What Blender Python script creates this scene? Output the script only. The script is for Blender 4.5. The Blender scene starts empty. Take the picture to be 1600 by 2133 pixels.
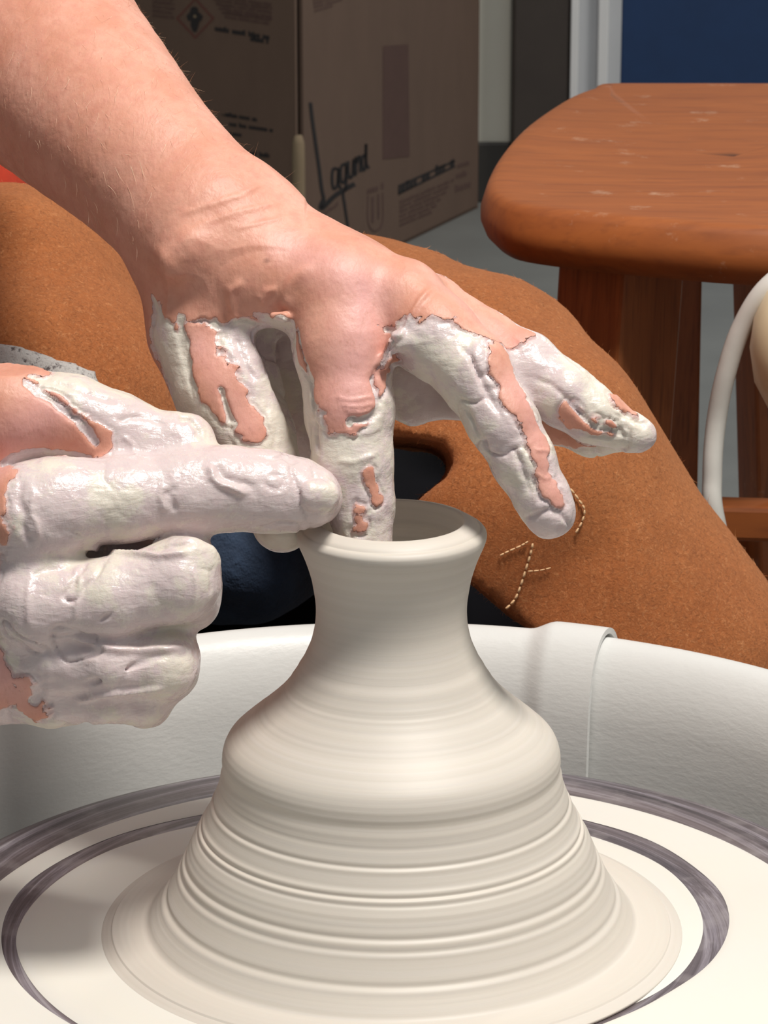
import bpy, bmesh, math, random
import numpy as np, time
_T0 = time.time()
from mathutils import Vector, Matrix
try:
    import openvdb as vdb
except ImportError:
    import pyopenvdb as vdb
random.seed(7); RNG = np.random.RandomState(7)
S = bpy.context.scene; COL = S.collection
# ---------------------------------------------------------------- camera
FPX = 6500.0; PITCH = math.radians(16.5)
CAM = np.array([-.0023, -.9209, .9121])
FWD = np.array([0, math.cos(PITCH), -math.sin(PITCH)]); UP = np.array([0, math.sin(PITCH), math.cos(PITCH)])
cd = bpy.data.cameras.new('camera'); cam = bpy.data.objects.new('camera', cd); COL.objects.link(cam)
cam.location = CAM; cam.rotation_euler = (math.pi/2 - PITCH, 0, 0)
cd.sensor_fit = 'HORIZONTAL'; cd.sensor_width = 36; cd.lens = FPX/1600*36; cd.clip_start = .02; cd.clip_end = 50
cd.dof.use_dof = True; cd.dof.focus_distance = .99; cd.dof.aperture_fstop = 100
S.camera = cam
# ---------------------------------------------------------------- world, lights, exposure
w = bpy.data.worlds.new('world'); S.world = w; w.use_nodes = True
w.node_tree.nodes['Background'].inputs[0].default_value = (.86, .93, 1, 1)
w.node_tree.nodes['Background'].inputs[1].default_value = .225
def area(name, loc, target, size, power, col):
    l = bpy.data.lights.new(name, 'AREA'); l.size = size; l.energy = power; l.color = col; l.shape = 'DISK'
    o = bpy.data.objects.new(name, l); COL.objects.link(o); o.location = loc
    o.rotation_euler = (Vector(target)-Vector(loc)).to_track_quat('-Z', 'Y').to_euler()
    return o
area('ceiling_lamp_light', (.40, -.36, 2.25), (0, 0, .6), .40, 36, (1, .95, .88))
area('front_fill_light', (.9, -.9, 2.5), (0, 0, .6), .8, 4, (.95, .97, 1))  # added fill light, no fixture seen here
area('back_ceiling_light', (1.6, 2.6, 2.55), (.9, 3.4, .4), .6, 34, (1, .97, .92))
S.view_settings.view_transform = 'Standard'; S.view_settings.look = 'None'
S.view_settings.gamma = 1; S.view_settings.use_curve_mapping = False; S.view_settings.exposure = 0.04
S.cycles.use_denoising = True
# ---------------------------------------------------------------- helpers
def W(px, py, d):
    return CAM + d*(FWD + np.array([1., 0, 0])*(px-800)/FPX - UP*(py-1066.5)/FPX)
def ray(px, py):
    return FWD + np.array([1., 0, 0])*(px-800)/FPX - UP*(py-1066.5)/FPX
def onz(px, py, z):
    d = ray(px, py); return CAM + d*(z-CAM[2])/d[2]
def onp(px, py, p0, n):
    d = ray(px, py); return CAM + d*(np.dot(np.array(p0)-CAM, n)/np.dot(d, n))
def link(o, parent=None):
    COL.objects.link(o)
    if parent is not None: o.parent = parent
    return o
def tag(o, label=None, cat=None, group=None, kind=None):
    if label: o['label'] = label
    if cat: o['category'] = cat
    if group: o['group'] = group
    if kind: o['kind'] = kind
    return o
def empty(name, loc=(0, 0, 0)):
    o = bpy.data.objects.new(name, None); COL.objects.link(o); o.location = loc; o.empty_display_size = .02
    return o
def mesh(name, V, F, m, parent=None, smooth=True):
    me = bpy.data.meshes.new(name)
    V = np.asarray(V, dtype=float)
    if parent is not None:
        V = V - np.array(parent_loc(parent))
    if isinstance(F, np.ndarray):
        k = F.shape[1]; me.vertices.add(len(V)); me.vertices.foreach_set('co', V.astype(np.float32).ravel())
        me.loops.add(F.size); me.loops.foreach_set('vertex_index', F.astype(np.int32).ravel())
        me.polygons.add(len(F)); me.polygons.foreach_set('loop_start', np.arange(0, F.size, k, dtype=np.int32))
        me.update(calc_edges=True); me.validate()
    else:
        me.from_pydata([tuple(v) for v in V], [], F); me.update()
    if smooth: me.polygons.foreach_set('use_smooth', [True]*len(me.polygons))
    if m: me.materials.append(m)
    o = bpy.data.objects.new(name, me); return link(o, parent)
def parent_loc(p):
    l = np.array(p.location)
    while p.parent is not None: p = p.parent; l = l + np.array(p.location)
    return l
def attr(o, name, vals):
    a = o.data.attributes.new(name, 'FLOAT', 'POINT'); a.data.foreach_set('value', np.asarray(vals, dtype=np.float32))
def bm_obj(name, bm, m, parent=None, smooth=False):
    me = bpy.data.meshes.new(name)
    if parent is not None: bmesh.ops.translate(bm, verts=bm.verts, vec=-Vector(parent_loc(parent)))
    bm.to_mesh(me); bm.free()
    if smooth: me.polygons.foreach_set('use_smooth', [True]*len(me.polygons))
    me.materials.append(m); return link(bpy.data.objects.new(name, me), parent)
def box(name, lo, hi, m, parent=None, bev=0.0, rotz=0, kind=None):
    bm = bmesh.new(); bmesh.ops.create_cube(bm, size=1)
    lo = Vector(lo); hi = Vector(hi)
    for v in bm.verts: v.co = Vector([(lo[i]+hi[i])/2 + v.co[i]*(hi[i]-lo[i]) for i in range(3)])
    if bev: bmesh.ops.bevel(bm, geom=bm.edges[:], offset=bev, segments=2, affect='EDGES', profile=.5)
    o = bm_obj(name, bm, m, parent)
    if kind: o['kind'] = kind
    return o
def lathe(prof, n=160, cx=0, cy=0, close=False):
    prof = np.array(prof); k = len(prof); a = np.linspace(0, 2*math.pi, n, endpoint=False)
    V = np.stack([cx+np.outer(np.cos(a), prof[:, 0]), cy+np.outer(np.sin(a), prof[:, 0]), np.tile(prof[:, 1], (n, 1))], -1).reshape(-1, 3)
    F = []
    for i in range(n):
        j = (i+1) % n
        for q in range(k-1+(1 if close else 0)):
            r = (q+1) % k
            F.append((i*k+q, j*k+q, j*k+r, i*k+r))
    return V, np.array(F)
def tube(pts, r, m, name, parent=None, n=10, cap=True):
    pts = [np.array(p, float) for p in pts]; rs = r if hasattr(r, '__len__') else [r]*len(pts)
    V = []; F = []; prev = None
    for i, p in enumerate(pts):
        t = pts[min(i+1, len(pts)-1)]-pts[max(i-1, 0)]; t /= np.linalg.norm(t)
        if prev is None:
            a = np.cross(t, [0, 0, 1.]);
            if np.linalg.norm(a) < .1: a = np.cross(t, [1., 0, 0])
        else: a = prev - t*np.dot(prev, t)
        a /= np.linalg.norm(a); prev = a; b = np.cross(t, a)
        for k in range(n):
            g = 2*math.pi*k/n; V.append(p+rs[i]*(a*math.cos(g)+b*math.sin(g)))
    for i in range(len(pts)-1):
        for k in range(n):
            F.append((i*n+k, i*n+(k+1) % n, (i+1)*n+(k+1) % n, (i+1)*n+k))
    if cap: F.append(tuple(range(n))[::-1]); F.append(tuple((len(pts)-1)*n+k for k in range(n)))
    return mesh(name, V, F, m, parent)
def smooth_path(P, n=12):
    P = [np.array(p, float) for p in P]; P = [2*P[0]-P[1]]+P+[2*P[-1]-P[-2]]; out = []
    for i in range(1, len(P)-2):
        for k in range(n):
            t = k/n; a, b, c, d = P[i-1:i+3]
            out.append(.5*((2*b)+(c-a)*t+(2*a-5*b+4*c-d)*t*t+(3*b-a-3*c+d)*t**3))
    out.append(P[-2]); return out
LAT = RNG.rand(32, 32, 32).astype(np.float32)
def vnoise(P, scale, off=0.0):
    Q = P*scale+off*7.31+100; I = np.floor(Q).astype(np.int64); f = (Q-I); f = f*f*(3-2*f); r = 0
    for dx in (0, 1):
        for dy in (0, 1):
            for dz in (0, 1):
                r = r + LAT[(I[..., 0]+dx) & 31, (I[..., 1]+dy) & 31, (I[..., 2]+dz) & 31] * \
                    (f[..., 0] if dx else 1-f[..., 0])*(f[..., 1] if dy else 1-f[..., 1])*(f[..., 2] if dz else 1-f[..., 2])
    return r
def fbm(P, scale, oct=4, off=0):
    s = 0; a = .5; t = 0
    for i in range(oct):
        s = s+a*vnoise(P, scale*2**i, off+i); t += a; a *= .5
    return s/t
def sst(a, b, x):
    t = np.clip((x-a)/(b-a), 0, 1); return t*t*(3-2*t)
# ---- SDF modelling: a list of tapered capsules blended on a voxel grid
def bone(chain, k=.004, flat=None):
    """chain of (px,py,depth,r_px) -> list of primitives in metres"""
    out = []
    for a, b in zip(chain[:-1], chain[1:]):
        out.append((W(*a[:3]), W(*b[:3]), a[3]*a[2]/FPX, b[3]*b[2]/FPX, k, flat))
    return out
def wbone(chain, k=.03, flat=None):
    return [(np.array(a[:3], float), np.array(b[:3], float), a[3], b[3], k, flat) for a, b in zip(chain[:-1], chain[1:])]
def dcap(P, A, B, ra, rb, flat=None):
    AB = B-A
    if flat is not None:
        n, s = flat; n = np.array(n)/np.linalg.norm(n); AB = AB+n*np.dot(AB, n)*(1/s-1)
        Q = P-A; Q = Q+(Q@n)[..., None]*n*(1/s-1)
    else: Q = P-A
    t = np.clip((Q@AB)/max(AB@AB, 1e-12), 0, 1)
    return np.linalg.norm(Q-t[..., None]*AB, axis=-1)-(ra+(rb-ra)*t)
def smin(a, b, k):
    h = np.clip(.5+.5*(b-a)/k, 0, 1); return b+(a-b)*h-k*h*(1-h)
def evalsdf(prims, P):
    D = np.full(P.shape[:-1], 1.0)
    for A, B, ra, rb, k, fl in prims: D = smin(D, dcap(P, A, B, ra, rb, fl), k)
    return D
class Vol:
    def __init__(s, lo, hi, vox):
        s.lo = np.array(lo, float); s.v = vox; s.n = np.ceil((np.array(hi)-s.lo)/vox).astype(int)
        s.D = np.full(s.n, .05, np.float32)
    def block(s, a, b):
        i0 = np.clip(np.floor((a-s.lo)/s.v).astype(int), 0, s.n-1); i1 = np.clip(np.ceil((b-s.lo)/s.v).astype(int)+1, 1, s.n)
        sl = tuple(slice(i0[k], i1[k]) for k in range(3))
        g = [s.lo[k]+np.arange(i0[k], i1[k])*s.v for k in range(3)]
        if any(len(x) == 0 for x in g): return None, None
        return sl, np.stack(np.meshgrid(*g, indexing='ij'), -1)
    def add(s, prims, sub=False):
        for A, B, ra, rb, k, fl in prims:
            R = max(ra, rb)+k+3*s.v
            sl, P = s.block(np.minimum(A, B)-R, np.maximum(A, B)+R)
            if sl is None: continue
            d = dcap(P, A, B, ra, rb, fl).astype(np.float32)
            s.D[sl] = -smin(-s.D[sl], d, k) if sub else smin(s.D[sl], d, k)
    def quads(s):
        g = vdb.FloatGrid(background=.05); g.copyFromArray(np.ascontiguousarray(s.D)); p, q = g.convertToQuads(isovalue=0.0)
        return s.lo+p.astype(float)*s.v, q.astype(np.int64)[:, ::-1]
def vnormals(V, F):
    fn = np.cross(V[F[:, 2]]-V[F[:, 0]], V[F[:, 3]]-V[F[:, 1]]); N = np.zeros_like(V)
    for k in range(4):
        for c in range(3): N[:, c] += np.bincount(F[:, k], fn[:, c], len(V))
    return N/(np.linalg.norm(N, axis=1, keepdims=True)+1e-12)
# ---------------------------------------------------------------- materials
class NT:
    def __init__(s, name):
        s.m = bpy.data.materials.new(name); s.m.use_nodes = True; s.t = s.m.node_tree; s.b = s.t.nodes['Principled BSDF']
    def n(s, typ, **kw):
        nd = s.t.nodes.new(typ)
        for k, v in kw.items():
            if k.startswith('_'): setattr(nd, k[1:], v)
            else: s.inp(nd, k.replace('_', ' '), v)
        return nd
    def inp(s, nd, key, v):
        i = nd.inputs[int(key)] if str(key).isdigit() else nd.inputs[key]
        if isinstance(v, bpy.types.NodeSocket): s.t.links.new(v, i)
        else: i.default_value = v
    def noise(s, scale, detail=4, vec=None, rough=.55, dist=0):
        nd = s.n('ShaderNodeTexNoise', Scale=scale, Detail=detail, Roughness=rough, Distortion=dist)
        s.inp(nd, 'Vector', vec if vec is not None else s.co()); return nd.outputs[0]
    def co(s):
        if not hasattr(s, '_c'): s._c = s.n('ShaderNodeTexCoord').outputs['Object']
        return s._c
    def mapv(s, scale, rot=(0, 0, 0)):
        nd = s.n('ShaderNodeMapping', Scale=scale, Rotation=rot); s.inp(nd, 'Vector', s.co()); return nd.outputs[0]
    def ramp(s, fac, stops):
        nd = s.n('ShaderNodeValToRGB'); s.inp(nd, 0, fac); e = nd.color_ramp.elements
        while len(e) < len(stops): e.new(.5)
        for x, (p, c) in zip(e, stops):
            x.position = p; x.color = (*c, 1) if hasattr(c, '__len__') else (c, c, c, 1)
        return nd.outputs[0]
    def mix(s, f, a, b, mode='MIX'):
        nd = s.n('ShaderNodeMix', _data_type='RGBA', _blend_type=mode); s.inp(nd, 0, f)
        for k, v in ((6, a), (7, b)):
            s.inp(nd, k, v if isinstance(v, bpy.types.NodeSocket) else ((*v, 1) if hasattr(v, '__len__') else (v, v, v, 1)))
        return nd.outputs[2]
    def math(s, op, a, b=0.0, c=0.0):
        nd = s.n('ShaderNodeMath', _operation=op); s.inp(nd, 0, a); s.inp(nd, 1, b); s.inp(nd, 2, c); return nd.outputs[0]
    def at(s, name):
        return s.n('ShaderNodeAttribute', _attribute_name=name).outputs['Fac']
    def bump(s, h, st=.3, dist=.001, prev=None):
        nd = s.n('ShaderNodeBump', Strength=st, Distance=dist, Height=h)
        if prev is not None: s.inp(nd, 'Normal', prev)
        return nd.outputs[0]
    def out(s, base, rough=.6, normal=None, **kw):
        s.inp(s.b, 'Base Color', base if isinstance(base, bpy.types.NodeSocket) else (*base, 1)); s.inp(s.b, 'Roughness', rough)
        if normal is not None: s.inp(s.b, 'Normal', normal)
        for k, v in kw.items(): s.inp(s.b, k.replace('_', ' '), v)
        return s.m
def simple(name, c, rough=.6, nscale=40, amt=.12, bump=.15, bdist=.001, **kw):
    t = NT(name); n = t.noise(nscale, 5)
    col = t.mix(n, tuple(x*(1-amt) for x in c), tuple(min(1, x*(1+amt)) for x in c))
    return t.out(col, rough, t.bump(n, bump, bdist), **kw)
def mat_body():
    t = NT('skin_and_slip'); cl = t.at('clay'); fi = t.at('film')
    n1 = t.noise(60, 5); n2 = t.noise(260, 6); n3 = t.noise(900, 3)
    skin = t.mix(t.ramp(n1, [(.35, 0), (.65, 1)]), (.62, .28, .19), (.72, .365, .27))
    skin = t.mix(t.math('MULTIPLY', t.ramp(n2, [(.45, 0), (.7, 1)]), .45), skin, (.60, .24, .18))
    skin = t.mix(t.at('pink'), skin, (.78, .42, .40))
    hr = t.noise(330, 5, t.mapv((1.6, .5, 1), (.4, .3, .8)), rough=.75)
    skin = t.mix(t.math('MULTIPLY', t.ramp(hr, [(.52, 0), (.68, 1)]), .30), skin, (.50, .23, .15))
    skin = t.mix(t.at('mole'), skin, (.20, .08, .06))
    warp = t.math('MULTIPLY_ADD', n2, .9, -.45)
    warp2 = t.math('MULTIPLY_ADD', n3, .35, -.17)
    f = t.math('ADD', t.math('ADD', cl, warp), warp2)
    mask = t.ramp(f, [(.46, 0), (.54, 1)])
    f2 = t.math('ADD', fi, t.math('MULTIPLY_ADD', t.noise(180, 6, rough=.65), 1.5, -.75))
    film = t.ramp(f2, [(.35, 0), (.65, 1)])
    thin = t.ramp(t.math('ADD', f, t.math('MULTIPLY_ADD', t.noise(140, 5, rough=.6), .9, -.45)), [(.50, 0), (.98, 1)])
    slip = t.mix(film, t.mix(n2, (.77, .71, .615), (.68, .61, .53)), t.mix(n2, (.63, .49, .50), (.73, .645, .62)))
    slip = t.mix(thin, (.70, .46, .43), slip)
    col = t.mix(mask, skin, slip)
    # skin relief: fine creases
    wr = t.noise(900, 3, t.mapv((1, 1, .35), (.5, .6, .3)))
    hs = t.bump(wr, .22, .0006, t.bump(n2, .25, .0012))
    edge = t.bump(mask, .55, .0006, hs)
    st = t.noise(330, 5, t.mapv((.5, 1, 1.6), (.3, .2, .5)), dist=.6)
    nrm = t.bump(t.math('MULTIPLY', st, mask), .3, .0011, edge)
    rough = t.mix(mask, .5, t.mix(film, .38, .24))
    return t.out(col, rough, nrm, Subsurface_Weight=.12, Subsurface_Radius=(.9, .35, .2), Subsurface_Scale=.006, Specular_IOR_Level=.5)
def mat_clay(name, base, film=(.66, .62, .60)):
    t = NT(name)
    r = t.noise(1.0, 8, t.mapv((6, 6, 900)), rough=.6)
    r2 = t.noise(1.0, 4, t.mapv((3, 3, 260)))
    c = t.mix(t.ramp(r2, [(.38, 0), (.66, 1)]), base, tuple(x*.90 for x in base))
    c = t.mix(t.math('MULTIPLY', t.ramp(r, [(.45, 0), (.8, 1)]), .35), c, film)
    nrm = t.bump(r, .12, .0004, t.bump(t.noise(2500, 2), .04, .0002))
    return t.out(c, .52, nrm, Subsurface_Weight=.04, Subsurface_Scale=.003)
def mat_head():
    t = NT('slip_smeared_wheel_metal')
    sep = t.n('ShaderNodeSeparateXYZ'); t.inp(sep, 0, t.co())
    r = t.math('SQRT', t.math('ADD', t.math('MULTIPLY', sep.outputs[0], sep.outputs[0]), t.math('MULTIPLY', sep.outputs[1], sep.outputs[1])))
    cmb = t.n('ShaderNodeCombineXYZ'); t.inp(cmb, 0, r)
    wob = t.math('MULTIPLY', t.noise(4, 2), .02); t.inp(cmb, 1, wob)
    a = t.noise(300, 6, cmb.outputs[0], rough=.75); b = t.noise(90, 3, cmb.outputs[0])
    spk = t.noise(70, 5)
    c = t.ramp(a, [(.36, (.05, .042, .05)), (.5, (.15, .128, .145)), (.58, (.30, .27, .31)), (.68, (.56, .54, .57))])
    c = t.mix(t.math('MULTIPLY', t.ramp(b, [(.4, 0), (.6, 1)]), .5), c, (.17, .125, .12))
    c = t.mix(t.math('MULTIPLY', t.ramp(spk, [(.5, 0), (.7, 1)]), .4), c, (.42, .38, .38))
    return t.out(c, .34, t.bump(a, .2, .0006), Metallic=.15, Specular_IOR_Level=.6)
def mat_suede():
    t = NT('brown_suede_leather')
    big = t.noise(9, 4); mid = t.noise(70, 5); fine = t.noise(560, 5, rough=.75, dist=1.2); f2 = t.noise(330, 5, rough=.75, dist=2.5)
    c = t.mix(t.ramp(big, [(.35, 0), (.65, 1)]), (.42, .130, .040), (.50, .172, .055))
    c = t.mix(t.math('MULTIPLY', t.ramp(mid, [(.45, 0), (.75, 1)]), .5), c, (.33, .105, .032))
    c = t.mix(t.math('MULTIPLY', t.ramp(f2, [(.52, 0), (.68, 1)]), .75), c, (.66, .29, .12))
    c = t.mix(t.math('MULTIPLY', t.ramp(fine, [(.30, 1), (.50, 0)]), .75), c, (.17, .045, .014))
    nrm = t.bump(fine, .7, .0012, t.bump(f2, .5, .0016, t.bump(mid, .3, .002)))
    return t.out(c, .88, nrm, Sheen_Weight=.25, Sheen_Roughness=.5, Sheen_Tint=(.9, .5, .3, 1), Specular_IOR_Level=.2)
def mat_wood(name, c1, c2, dark, scale=(18, 2.2, 18), rough=.32, coat=.3):
    t = NT(name)
    g = t.noise(3.0, 8, t.mapv(scale), rough=.62, dist=.6); g2 = t.noise(12, 6, t.mapv(scale)); b = t.noise(6, 5)
    sp = t.noise(38, 6, rough=.75)
    c = t.mix(t.ramp(g, [(.3, 0), (.7, 1)]), c1, c2)
    c = t.mix(t.math('MULTIPLY', t.ramp(g2, [(.5, 0), (.75, 1)]), .5), c, dark)
    c = t.mix(t.math('MULTIPLY', t.ramp(b, [(.5, 0), (.75, 1)]), .55), c, tuple(x*.7 for x in c1))
    c = t.mix(t.math('MULTIPLY', t.ramp(sp, [(.60, 0), (.72, 1)]), .5), c, (.60, .40, .27))
    return t.out(c, t.mix(b, rough, rough+.2), t.bump(g2, .12, .0006), Coat_Weight=coat, Coat_Roughness=.3)
M = {}
M['body'] = mat_body()
M['pot'] = mat_clay('wet_grey_white_clay', (.655, .60, .53))
M['slip'] = mat_clay('cream_slip_film', (.78, .745, .67), (.68, .68, .71))
M['head'] = mat_head()
def mat_plastic():
    t = NT('white_moulded_plastic'); a = t.noise(260, 3, t.mapv((1, 1, 2.2))); b = t.noise(30, 4)
    c = t.mix(b, (.74, .74, .72), (.66, .66, .64))
    return t.out(c, .42, t.bump(a, .22, .0006), Specular_IOR_Level=.5)
M['plastic'] = mat_plastic()
M['suede'] = mat_suede()
def mat_denim():
    t = NT('dark_navy_denim'); tw = t.noise(1500, 2, t.mapv((1, 1, .4), (.6, .5, 0))); b = t.noise(28, 6, rough=.65)
    c = t.mix(t.ramp(b, [(.4, 0), (.7, 1)]), (.010, .017, .036), (.032, .06, .12))
    c = t.mix(t.math('MULTIPLY', tw, .35), c, (.06, .10, .17))
    return t.out(c, .85, t.bump(tw, .5, .0006, t.bump(b, .6, .006)))
M['denim'] = mat_denim()
M['shirt'] = simple('orange_red_cotton', (.55, .05, .02), .9, 200)
def mat_towel():
    t = NT('grey_terry_cloth'); v = t.noise(420, 4, rough=.7)
    c = t.mix(t.ramp(v, [(.36, 1), (.46, 0)]), (.50, .475, .455), (.12, .10, .10))
    return t.out(c, .95, t.bump(v, .9, .002))
M['towel'] = mat_towel()
M['hairm'] = simple('pale_arm_hair', (.78, .58, .40), .5, 20)
M['fuzz'] = simple('suede_fibre', (.66, .27, .105), .8, 260, .5)
M['thread'] = simple('cream_sewing_thread', (.78, .50, .27), .8, 300)
M['seatwood'] = mat_wood('varnished_orange_brown_wood', (.40, .115, .022), (.30, .080, .016), (.16, .04, .012), (2.2, 16, 16), .55, .03)
M['legwood'] = mat_wood('dark_stained_wood', (.46, .15, .042), (.27, .08, .024), (.035, .012, .007), (40, 40, 2.0), .45, .1)
M['hose'] = simple('grey_white_plastic_tube', (.74, .73, .68), .45, 60)
M['knob'] = simple('cream_plastic', (.83, .70, .46), .38, 12, .05)
M['grey'] = simple('grey_enamelled_steel', (.30, .31, .31), .4, 40)
M['steel'] = simple('brushed_steel', (.45, .45, .46), .3, 60, Metallic=.9)
M['black'] = simple('black_vinyl', (.006, .006, .008), .9, 60, Specular_IOR_Level=.08)
def mat_card(name, c):
    t = NT(name); n = t.noise(22, 4, t.mapv((1, 1, .4))); f = t.noise(500, 3)
    col = t.mix(n, tuple(x*.85 for x in c), tuple(x*1.12 for x in c)); col = t.mix(t.math('MULTIPLY', f, .25), col, tuple(x*.7 for x in c))
    return t.out(col, .9, t.bump(n, .3, .004))
M['card'] = mat_card('brown_cardboard', (.14, .089, .065))
M['cardpale'] = mat_card('pale_cardboard_edge', (.27, .20, .125))  # paler than the side panels
M['tape'] = simple('brown_packing_tape', (.10, .056, .046), .6, 40)
M['ink'] = simple('black_print_ink', (.02, .017, .018), .8, 100)
M['ink2'] = simple('faded_brown_print_ink', (.105, .06, .05), .9, 100)
M['inkred'] = simple('dull_red_print_ink', (.13, .045, .035), .9, 100)
M['floor'] = simple('grey_vinyl_floor', (.21, .215, .205), .45, 7, .2, .05)
M['wall'] = simple('warm_grey_painted_wall', (.78, .76, .66), .8, 9, .05, .05)
M['base'] = simple('dark_rubber_baseboard', (.045, .04, .035), .5, 20)
M['brownpost'] = simple('dark_brown_panel', (.045, .034, .028), .6, 14, .25)
M['frame'] = simple('shaded_door_frame_paint', (.50, .51, .53), .5, 20, .05)  # same frame paint, shade on the recessed steps put into the colour
M['framelit'] = simple('lit_door_frame_paint', (.74, .74, .74), .5, 20, .05)  # same frame paint, light on the raised steps put into the colour
M['blue'] = simple('navy_blue_door_paint', (.006, .032, .105), .7, 30, .15)
# ---------------------------------------------------------------- room
WY = 3.857
def flat(name, pts, m, kind='structure'):
    bm = bmesh.new(); bm.faces.new([bm.verts.new(p) for p in pts]); o = bm_obj(name, bm, m); o['kind'] = kind; return o
box('floor', (-3.2, -3, -.05), (3.6, WY+.1, 0), M['floor'], kind='structure')
def wx(px): return (px-800)/FPX*(WY+.92)*.996-.002
box('wall_back', (-3.2, WY, 0), (wx(1290), WY+.1, 2.7), M['wall'], kind='structure')
box('wall_left', (-3.3, -3, 0), (-3.2, WY+.1, 2.7), M['wall'], kind='structure')
box('wall_right', (3.6, -3, 0), (3.7, WY+.1, 2.7), M['wall'], kind='structure')
box('wall_back_right', (wx(1290)+.95, WY, 0), (3.6, WY+.1, 2.7), M['wall'], kind='structure')
box('baseboard_back', (-3.2, WY-.012, 0), (wx(1066), WY-.0005, .093), M['base'], bev=.003, kind='structure')
box('trim_1', (wx(1066), WY-.05, 0), (wx(1184), WY-.0005, 2.3), M['brownpost'], bev=.004, kind='structure')
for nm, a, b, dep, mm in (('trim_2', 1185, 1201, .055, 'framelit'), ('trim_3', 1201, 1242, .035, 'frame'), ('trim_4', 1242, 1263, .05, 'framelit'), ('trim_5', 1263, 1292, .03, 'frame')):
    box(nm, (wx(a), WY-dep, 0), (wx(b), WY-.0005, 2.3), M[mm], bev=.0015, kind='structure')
box('door_1', (wx(1292)+.001, WY-.012, .01), (wx(1292)+.93, WY+.03, 2.1), M['blue'], bev=.003, kind='structure')
box('trim_6', (wx(1292)+.932, WY-.035, 0), (wx(1292)+.99, WY-.0005, 2.3), M['frame'], bev=.003, kind='structure')
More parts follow.
